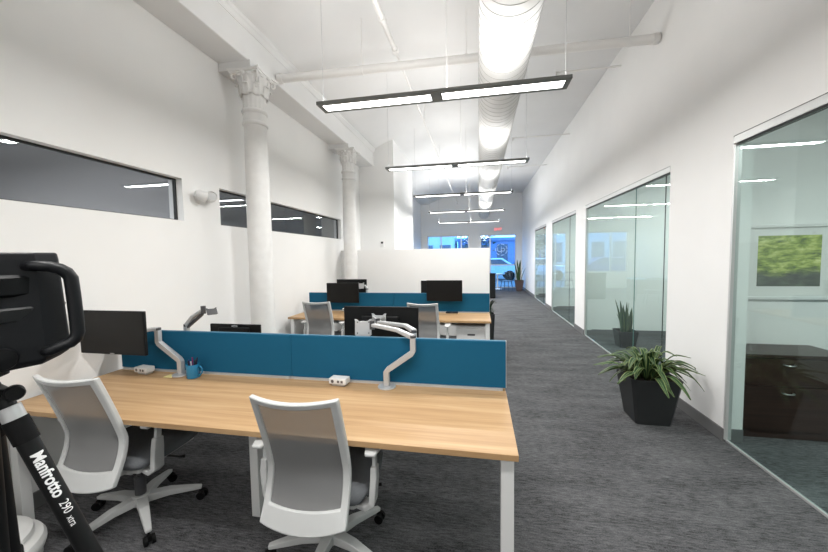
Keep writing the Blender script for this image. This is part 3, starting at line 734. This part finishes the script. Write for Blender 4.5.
MB().box(-.02, .02, -.0412, -.0403, .005, .012).build('port', alud_m, t)
t = thing('drawer_pedestal', 'white steel drawer pedestal under the right end of the second desk', 'cabinet', (-.105, 4.86, 0))
MB().box(-.2, .2, -.24, .26, .03, .65).build('body', white_m, t, bevel=.004)
for z0, z1 in ((.04,.225), (.235,.42), (.43,.615)):
    dr = MB().box(-.194, .194, -.258, -.241, z0, z1).build('drawer', white_m, t, bevel=.003)
    MB().box(-.05, .05, -.264, -.2585, (z0+z1)/2-.002, (z0+z1)/2+.02).build('handle', alud_m, dr, bevel=.002)
for sx in (-1, 1):
    for sy in (-1, 1): MB().cyl((sx*.16, sy*.19, 0), (sx*.16, sy*.19, .03), .02, n=12).build('foot', rubber_m, t)

# ------------------------------------------------------------------ plants
def square_pot(t, hb, ht, h, m, wall=.014):
    vs = []
    for hw, z in ((hb, 0), (ht, h), (ht-wall, h), (ht-wall-.006, h-.05)):
        c_ = hw*.14
        for (x_, y_) in ((-hw+c_,-hw),(hw-c_,-hw),(hw,-hw+c_),(hw,hw-c_),(hw-c_,hw),(-hw+c_,hw),(-hw,hw-c_),(-hw,-hw+c_)): vs.append((x_, y_, z))
    fs = [tuple(range(8))[::-1]]+[(r*8+k, r*8+(k+1) % 8, (r+1)*8+(k+1) % 8, (r+1)*8+k) for r in range(3) for k in range(8)]+[tuple(24+k for k in range(8))]
    m_ = MB(); m_.add(vs, fs); m_.build('planter', m, t, bevel=.004)
    vs = [(x_*(ht-wall-.012), y_*(ht-wall-.012), h-.045+random.uniform(0, .012)) for x_ in (-1,-.5,0,.5,1) for y_ in (-1,-.5,0,.5,1)]
    g = MB(); g.add(vs, [(i*5+j, (i+1)*5+j, (i+1)*5+j+1, i*5+j+1) for i in range(4) for j in range(4)]); g.build('soil', soil_m, t, smooth=True)
t = thing('potted_plant', 'striped green and cream leafed plant in a black square planter by the right wall', 'potted plant', (1.59, 3.575, 0))
square_pot(t, .150, .215, .44, planter_m)
L_ = MB(); rnd = random.Random(11)
for k in range(84):
    a = rnd.uniform(0, 2*PI); ring_ = rnd.random(); rise = rnd.uniform(.10, .25)*(1.2-.5*ring_); reach = rnd.uniform(.22, .45)*(.5+.5*ring_)
    d_ = Vector((math.cos(a), math.sin(a), 0)); d0 = d_*rnd.uniform(.0, .10); sd = Vector((-math.sin(a), math.cos(a), 0))
    pts = []; ws = []; wmx = rnd.uniform(.040, .060); droop = rnd.uniform(.02, .20)*(.3+ring_)
    for i in range(12):
        u = i/11; z = .40+rise*math.sin(min(1, u*1.5)*PI/2)-droop*u**2.4+.03*u
        pts.append(d0+d_*reach*u+sd*.04*math.sin(u*2+k)*u+Vector((0,0,z))); ws.append(max(.003, wmx*math.sin(PI*(.10+.86*u))**.8))
    # keep clear of the wall
    pts = [Vector((min(p_.x, .425), p_.y, p_.z)) for p_ in pts]
    L_.leaf(pts, ws, sd, .16)
L_.build('foliage', leaf_m, t, smooth=True, solid=.0012)
def snake_plant(x, y, label, h=.47, hb=.13, ht=.19, pot=brownpot_m, n_=15, lh=(.5, 1.0), seed=3, cat='potted plant'):
    t = thing('snake_plant', label, cat, (x, y, 0), 0, 'upright snake plants'); square_pot(t, hb, ht, h, pot); rr = random.Random(seed); g = MB()
    for k in range(n_):
        a = rr.uniform(0, 2*PI); d_ = Vector((math.cos(a), math.sin(a), 0)); o_ = d_*rr.uniform(.01, ht*.6); ln = rr.uniform(*lh); lean = rr.uniform(.02, .30); w_ = rr.uniform(.045, .075)
        sd = Vector((-math.sin(a+.4), math.cos(a+.4), 0)); pts = []; ws = []
        for i in range(10):
            u = i/9; pts.append(o_+d_*lean*u**1.5*ln+Vector((0,0,h-.04+ln*u))); ws.append(max(.004, w_*math.sin(PI*(.25+.73*u))**.9))
        g.leaf(pts, ws, sd, .14)
    g.build('foliage', snake_m, t, smooth=True, solid=.004); return t
snake_plant(1.76, 15.75, 'tall snake plant in a brown planter by the street window', lh=(.4, 1.0), seed=5)
snake_plant(2.47, 6.35, 'dark snake plant standing inside the second office behind the glass', h=.28, hb=.12, ht=.16, pot=planter_m, n_=12, lh=(.25, .6), seed=8)
t = thing('leafy_plant', 'dark leafy plant in a slim black pot beyond the second desk end', 'potted plant', (.17, 6.28, 0))
square_pot(t, .085, .11, .55, planter_m); g = MB(); rr = random.Random(4)
for k in range(40):
    a = rr.uniform(0, 2*PI); d_ = Vector((math.cos(a), math.sin(a), 0)); sd = Vector((-math.sin(a), math.cos(a), 0)); ln = rr.uniform(.08, .17); rise = rr.uniform(.05, .38)
    pts = [d_*ln*u*1.0+Vector((0,0,.5+rise*math.sin(u*PI*.6)-.05*u)) for u in (0,.2,.4,.6,.8,1)]
    g.leaf(pts, [.01,.03,.045,.045,.03,.006], sd, .12)
g.build('foliage', fern_m, t, smooth=True, solid=.001)

# ------------------------------------------------------------------ office furniture behind the glass
t = thing('lateral_file_cabinet', 'dark wood two-drawer lateral cabinet inside the nearest office', 'cabinet', (2.575, 3.50, 0))
x0, x1 = -.40, .40
MB().box(x0, x1, -.155, .205, 0, .70).build('body', darkwood_m, t, bevel=.002)
MB().box(x0-.008, x1+.008, -.182, .207, .702, .73).build('top', darkwood_m, t, bevel=.002)
for z0, z1 in ((.075, .455), (.46, .697)):
    dr = MB().box(x0+.004, x1-.004, -.175, -.156, z0, z1).build('drawer', darkwood_m, t, bevel=.002)
    zz = z1-.05
    MB().tube([(-.075,-.175,zz),(-.07,-.195,zz),(-.055,-.203,zz-.003),(-.015,-.203,zz-.003),(.0,-.195,zz),(.005,-.175,zz)], .006, 8).build('handle', chrome_m, dr, smooth=True)
t = thing('framed_picture', 'white framed green landscape picture above the dark cabinet', 'picture', (2.79, 3.718, 1.495))
fw2, fh2 = .365, .345
f = MB().box(-fw2, fw2, -.03, 0, fh2-.028, fh2).box(-fw2, fw2, -.03, 0, -fh2, -fh2+.028).box(-fw2, -fw2+.028, -.03, 0, -fh2+.028, fh2-.028).box(fw2-.028, fw2, -.03, 0, -fh2+.028, fh2-.028)
f.build('frame', whitepl_m, t, bevel=.003)
MB().box(-fw2+.028, fw2-.028, -.012, -.002, -fh2+.028, fh2-.028).build('mount', artmat_m, t)
MB().box(-.245, .245, -.0135, -.0122, -.222, .245).build('print', art_m, t)

# furniture in the far part of the hall and in the offices
def wood_chair(x, y, rz, label):
    t = thing('spindle_chair', label, 'chair', (x, y, 0), rz, 'dark wooden spindle chairs'); m = mat('chair_wood', srgb(70,80,92), .45)
    MB().prism([(-.2,.43),(.2,.43),(.21,.455),(-.21,.455)], -.2, .2).build('seat', m, t, bevel=.008)
    for sx in (-1, 1):
        for sy in (-1, 1): MB().cyl((sx*.16, sy*.15, .43), (sx*.205, sy*.20, 0), .017, .011, n=10).build('leg', m, t, smooth='auto')
    for i in range(6): MB().cyl((-.15+.06*i, -.17, .455), (-.18+.072*i, -.235, .80), .007, n=8).build('spindle', m, t, smooth='auto')
    MB().tube([(-.23,-.20,.80),(-.12,-.24,.815),(.12,-.24,.815),(.23,-.20,.80)], .017, 10).build('top_rail', m, t, smooth=True)
    MB().cyl((-.18,0,.2), (.18,0,.2), .009, n=8).build('stretcher', m, t); return t
wood_chair(1.22, 15.75, 2.6, 'dark spindle chair in front of the street window, left of the snake plant')
wood_chair(.25, 16.1, -.4, 'dark spindle chair closer to the partition edge, at the street window')
t = thing('side_table', 'small round white table beside the spindle chairs at the window', 'table', (.86, 16.45, 0))
MB().lathe([(0,.70),(.26,.70),(.265,.715),(.26,.73),(0,.73)], 36).build('tabletop', whitepl_m, t, smooth='auto')
MB().cyl((0,0,.02), (0,0,.70), .03, n=16).build('pole', whitepl_m, t, smooth='auto')
MB().lathe([(0,0),(.2,0),(.2,.012),(.04,.03),(0,.03)], 32).build('base', whitepl_m, t, smooth='auto')
t = thing('black_cabinet', 'dark low cabinet with its end showing past the partition edge', 'cabinet', (.18, 13.0, 0))
MB().box(-.42, .42, -.16, .16, .03, .90).build('body', black_m, t, bevel=.004)
MB().box(-.44, .44, -.18, .18, .901, .93).build('top', black_m, t, bevel=.004)
for s in (-1, 1): MB().box(min(s*.01, s*.41), max(s*.01, s*.41), -.175, -.161, .06, .88).build('door', black_m, t, bevel=.003)
MB().box(-.40, .40, -.14, .14, 0, .03).build('plinth', rubber_m, t)
# reception desk + dark chairs on the left of the far hall (seen mirrored in the glass)
t = thing('reception_desk', 'dark desk with light blue top in the far left of the hall', 'desk', (-1.7, 12.6, 0))
MB().box(-.8, .8, -.32, .32, .72, .75).build('desktop', mat('pale_blue_top', srgb(120,170,200), .3), t, bevel=.004)
for s in (-1, 1): MB().box(s*.74-.03, s*.74+.03, -.3, .3, 0, .72).build('side_panel', black_m, t)
MB().box(-.71, .71, .2, .23, .2, .72).build('front_panel', black_m, t)
wood_chair(-1.2, 11.7, .2, 'dark spindle chair at the far left desk'); wood_chair(-2.1, 11.7, -.2, 'second dark spindle chair at the far left desk')
def office_set(y, lab):
    t = thing('office_desk', 'desk with dark top inside the '+lab, 'desk', (4.6, y, 0), 0, 'desks inside the offices')
    MB().box(-.7, .7, -.35, .35, .71, .74).build('desktop', darkwood_m, t, bevel=.003)
    for s in (-1, 1): MB().box(s*.66-.02, s*.66+.02, -.33, .33, 0, .71).build('side_panel', darkwood_m, t)
    MB().box(-.64, .64, .30, .32, .15, .71).build('modesty_panel', darkwood_m, t)
office_set(6.55, 'second office'); office_set(9.7, 'third office'); office_set(13.0, 'farthest office')

# ------------------------------------------------------------------ tripod with 3-D camera
AX, AY, AZ = -.985, .5, 1.338
t = thing('tripod', 'black camera tripod in the left foreground with white lettering on its leg', 'tripod', (AX, AY, 0))
MB().lathe([(0,AZ-.055),(.028,AZ-.055),(.036,AZ-.03),(.036,AZ-.005),(.022,AZ+.010),(.016,AZ+.028),(0,AZ+.028)], 28).build('spider', black_m, t, smooth='auto')
MB().cyl((0,0,AZ-.38), (0,0,AZ+.0), .0145, n=20).build('centre_column', black_m, t, smooth='auto')
MB().lathe([(0,AZ+.0285),(.026,AZ+.0285),(.034,AZ+.032),(.034,AZ+.041),(0,AZ+.041)], 28).build('quick_plate', black_m, t, smooth='auto')
for i, th in enumerate((24, 148, -94)):
    a = math.radians(th); d_ = Vector((math.cos(a), math.sin(a), 0)); top = d_*.035+Vector((0,0,AZ-.035)); ft = d_*.50
    dr = (ft-top).normalized(); Lh = (ft-top).length
    P = lambda s_: top+dr*s_
    lg = MB().cyl(P(.07), P(.47), .0175, n=28).build('leg', black_m, t, smooth='auto')
    MB().cyl(P(-.03), P(-.0005), .014, n=20).build('hinge', black_m, lg, smooth='auto')
    MB().cyl(P(.0), P(.028), .0185, n=24).build('silver_collar', alu_m, lg, smooth='auto')
    MB().cyl(P(.0285), P(.080), .0205, n=24).build('upper_clamp', rubber_m, lg, smooth='auto')
    MB().cyl(P(.445), P(.49), .0215, n=24).build('leg_lock', rubber_m, lg, smooth='auto')
    MB().cyl(P(.47), P(.90), .013, n=18).build('middle_section', black_m, lg, smooth='auto')
    MB().cyl(P(.88), P(.92), .017, n=18).build('lower_lock', rubber_m, lg, smooth='auto')
    MB().cyl(P(.91), P(Lh-.03), .010, n=16).build('lower_section', black_m, lg, smooth='auto')
    MB().cyl(P(Lh-.04), P(Lh-.006), .014, .010, n=16).build('rubber_foot', rubber_m, lg, smooth='auto')
    if i == 0:
        # lettering wrapped on the side of the leg facing the viewer
        mid = P(.27)+Vector((AX, AY, 0)); tv = (Vector((0,0,1.6))-mid); nrm = (tv-dr*tv.dot(dr)).normalized()
        side = nrm.cross(dr)
        lm = mat('white_lettering', (.85,.85,.85), .5)
        Rm = Matrix((dr, side, nrm)).transposed().to_4x4()
        def on_leg(s_, off): Mx = Rm.copy(); Mx.translation = P(s_)+nrm*.0172+side*off; return Mx
        def wrap(o, s_):
            import bmesh
            b_ = bmesh.new(); b_.from_mesh(o.data); bmesh.ops.triangulate(b_, faces=b_.faces)
            for _ in range(2): bmesh.ops.subdivide_edges(b_, edges=[e_ for e_ in b_.edges if e_.calc_length() > .0025], cuts=1); bmesh.ops.triangulate(b_, faces=b_.faces)
            b_.to_mesh(o.data); b_.free()
            for v in o.data.vertices:
                q_ = v.co-P(s_); ax = q_.dot(dr); sd_ = q_.dot(side); h_ = q_.dot(nrm)-.0172
                ang = sd_/.0175; rr_ = .0177+max(0, h_)*.3
                v.co = P(s_)+dr*ax+side*rr_*math.sin(ang)+nrm*rr_*math.cos(ang)
        o = text('Manfrotto', .029, lm, lg, on_leg(.108, .002), bold=.0008, extr=.0003, align='LEFT', name='maker_lettering', sx=.88); wrap(o, .108)
        o = text('290', .022, lm, lg, on_leg(.226, .002), extr=.0003, align='LEFT', name='series_lettering', sx=.85); wrap(o, .226)
        o = text('xtra', .017, lm, lg, on_leg(.262, .0), extr=.0003, align='LEFT', name='variant_lettering', sx=.8); wrap(o, .262)
        lever = d_; 
kb = MB().lathe([(0,-.012),(.019,-.012),(.021,-.008),(.021,.010),(.018,.014),(0,.014)], 24, T=Matrix.Translation((.050, .016, AZ-.004)) @ Matrix.Rotation(-.45, 4, 'Z') @ Matrix.Rotation(PI/2, 4, 'Y') @ Matrix.Scale(.72, 4)).build('locking_knob', black_m, t, smooth='auto')
MB().cyl((.005, .0, AZ-.002), (.046, .014, AZ-.004), .007, n=12).build('knob_stem', black_m, t, smooth='auto')

t = thing('scanning_camera', 'large black 3D scanning camera with side carry handle on the tripod', 'camera', (AX+.014, AY+.026, AZ+.0415), math.radians(62))
# body: tall shell with a chamfered corner and a bottom that rises to the right
outl = [(-.150,-.075),(.050,-.078),(.086,-.055),(.094,.06),(.076,.095),(-.150,.095)]
def lvl(s_, zf): return [(x_*s_, y_*s_, zf(x_)) for x_, y_ in outl]
n_ = len(outl)
vs = lvl(.88, lambda x_: .000+max(0, x_-.02)*.28)+lvl(1.06, lambda x_: .012+max(0, x_-.02)*.30)+lvl(1.06, lambda x_: .05)+lvl(.97, lambda x_: .225)+lvl(.945, lambda x_: .240)
fs = [tuple(range(n_))[::-1], tuple(4*n_+k for k in range(n_))]+[(r*n_+k, r*n_+(k+1) % n_, (r+1)*n_+(k+1) % n_, (r+1)*n_+k) for r in range(4) for k in range(n_)]
m = MB(); m.add(vs, fs); body = m.build('body', camera_m, t, bevel=.004, segs=3)
# dark lens recess and lighter scooped hood on the face
MB().lathe([(0,0),(.072,0),(.080,.006),(.080,.038),(.074,.044),(0,.044)], 48, T=Matrix.Translation((-.020,-.010,.152)) @ Matrix.Scale(1.25, 4, (1,0,0)) @ Matrix.Scale(1.08, 4, (1,0,0))).build('lens_window', camera2_m, t, smooth='auto')
MB().lathe([(0,0),(.040,0),(.085,.014),(.092,.036),(.090,.040),(0,.040)], 48, T=Matrix.Translation((-.020,-.002,.092)) @ Matrix.Scale(1.15, 4, (1,0,0)) @ Matrix.Scale(1.08, 4, (1,0,0))).build('lower_hood', camera3_m, t, smooth='auto')
MB().lathe([(0,0),(.02,0),(.022,.004),(.02,.01),(0,.012)], 24, T=Matrix.Translation((-.005,-.083,.035)) @ Matrix.Rotation(PI/2, 4, 'X')).build('round_button', camera2_m, t, smooth='auto')
MB().tube([(.034,-.070,.213),(.048,-.088,.213),(.066,-.092,.211),(.080,-.092,.206),(.090,-.092,.198),(.096,-.092,.186),(.098,-.092,.15),(.100,-.092,.09),(.100,-.092,.070),(.097,-.092,.058),(.088,-.092,.050),(.074,-.09,.045),(.060,-.086,.038),(.048,-.072,.036)],
          [.010,.0105,.011,.0115,.012,.0122,.0122,.0122,.012,.012,.0115,.011,.0105,.010], 14).build('carry_handle', camera_m, t, smooth=True)

# ------------------------------------------------------------------ street outside
road_m = noisy(mat('asphalt', rough=.9), srgb(90,92,96), srgb(110,112,116), (3,3,3), 4)
struct(MB().box(-30, 34, YF+.2, YF+30, -.16, -.06).build('floor_street', road_m), 'street and pavement outside the windows')
fac_m = mat('facade_stone', (.55,.56,.58), .8); facd_m = mat('facade_glass', (.08,.10,.13), .2)
def facade(x0, x1, y, h, cols, rows, label, m=fac_m):
    t = thing('street_building', label, 'building', ((x0+x1)/2, y, -.06), 0, 'buildings across the street'); W2 = (x1-x0)/2
    MB().box(-W2, W2, 0, 5, 0, h).build('facade', m, t)
    for i in range(cols):
        for j in range(rows):
            cx_ = -W2+(i+.5)*2*W2/cols; z_ = .9+j*3.1; w_ = W2/cols*.6
            MB().box(cx_-w_, cx_+w_, -.06, .02, z_, z_+1.9).build('window', facd_m, t)
    MB().box(-W2-.1, W2+.1, -.25, 5.1, h, h+.3).build('cornice', m, t)
facade(-14, -2.5, YF+19, 6.4, 6, 2, 'pale building across the street, left')
facade(-2.2, 5.2, YF+20, 3.2, 4, 1, 'low building across the street, centre', mat('facade_blue', (.12,.2,.38), .7))
facade(5.6, 18, YF+19, 6.4, 6, 2, 'pale building across the street, right')
def car(x, y, col, label):
    t = thing('parked_car', label, 'car', (x, y, -.06), 0, 'cars parked outside'); m = mat('car_paint', col, .25)
    prof = [(-2.1,.35),(-2.15,.7),(-1.9,.9),(-1.2,.98),(-.7,1.42),(.9,1.45),(1.6,1.0),(2.1,.92),(2.15,.4)]
    MB().prism(prof, -.85, .85).build('body', m, t, bevel=.06, segs=3)
    MB().prism([(-1.05,1.0),(-.62,1.36),(.82,1.38),(1.35,1.02)], -.86, .86).build('window', facd_m, t)
    for wx in (-1.35, 1.35):
        for s in (-1, 1): MB().cyl((wx, s*.68, .33), (wx, s*.88, .33), .33, n=24).build('wheel', rubber_m, t, smooth='auto')
car(.6, YF+6.5, (.55,.6,.65), 'light car parked outside the tall street window'); car(-4.2, YF+6.5, (.05,.08,.2), 'dark car parked outside the left street window')
car(6.0, YF+6.5, (.3,.32,.36), 'grey car parked farther right outside')
t = thing('street_tree', 'dark street tree outside at the left of the tall window', 'tree', (-.15, YF+9, -.06))
MB().tube([(0,0,0),(.05,0,1.2),(0,.05,2.4),(.1,0,3.4)], [.14,.11,.09,.05], 10).build('trunk', mat('bark', srgb(60,50,44), .9), t, smooth=True)
g = MB(); rr = random.Random(2)
for k in range(260):
    c_ = Vector((rr.gauss(0,.55), rr.gauss(0,.55), 3.0+rr.gauss(0,.6))); s_ = rr.uniform(.12,.25); a = rr.uniform(0,PI)
    g.leaf([c_+Vector((math.cos(a)*s_*u, math.sin(a)*s_*u, -.1*u*u)) for u in (-1,-.3,.4,1)], [.02,s_,s_,.02], (-math.sin(a), math.cos(a), .3), .1)
g.build('foliage', fern_m, t, smooth=True, solid=.002)
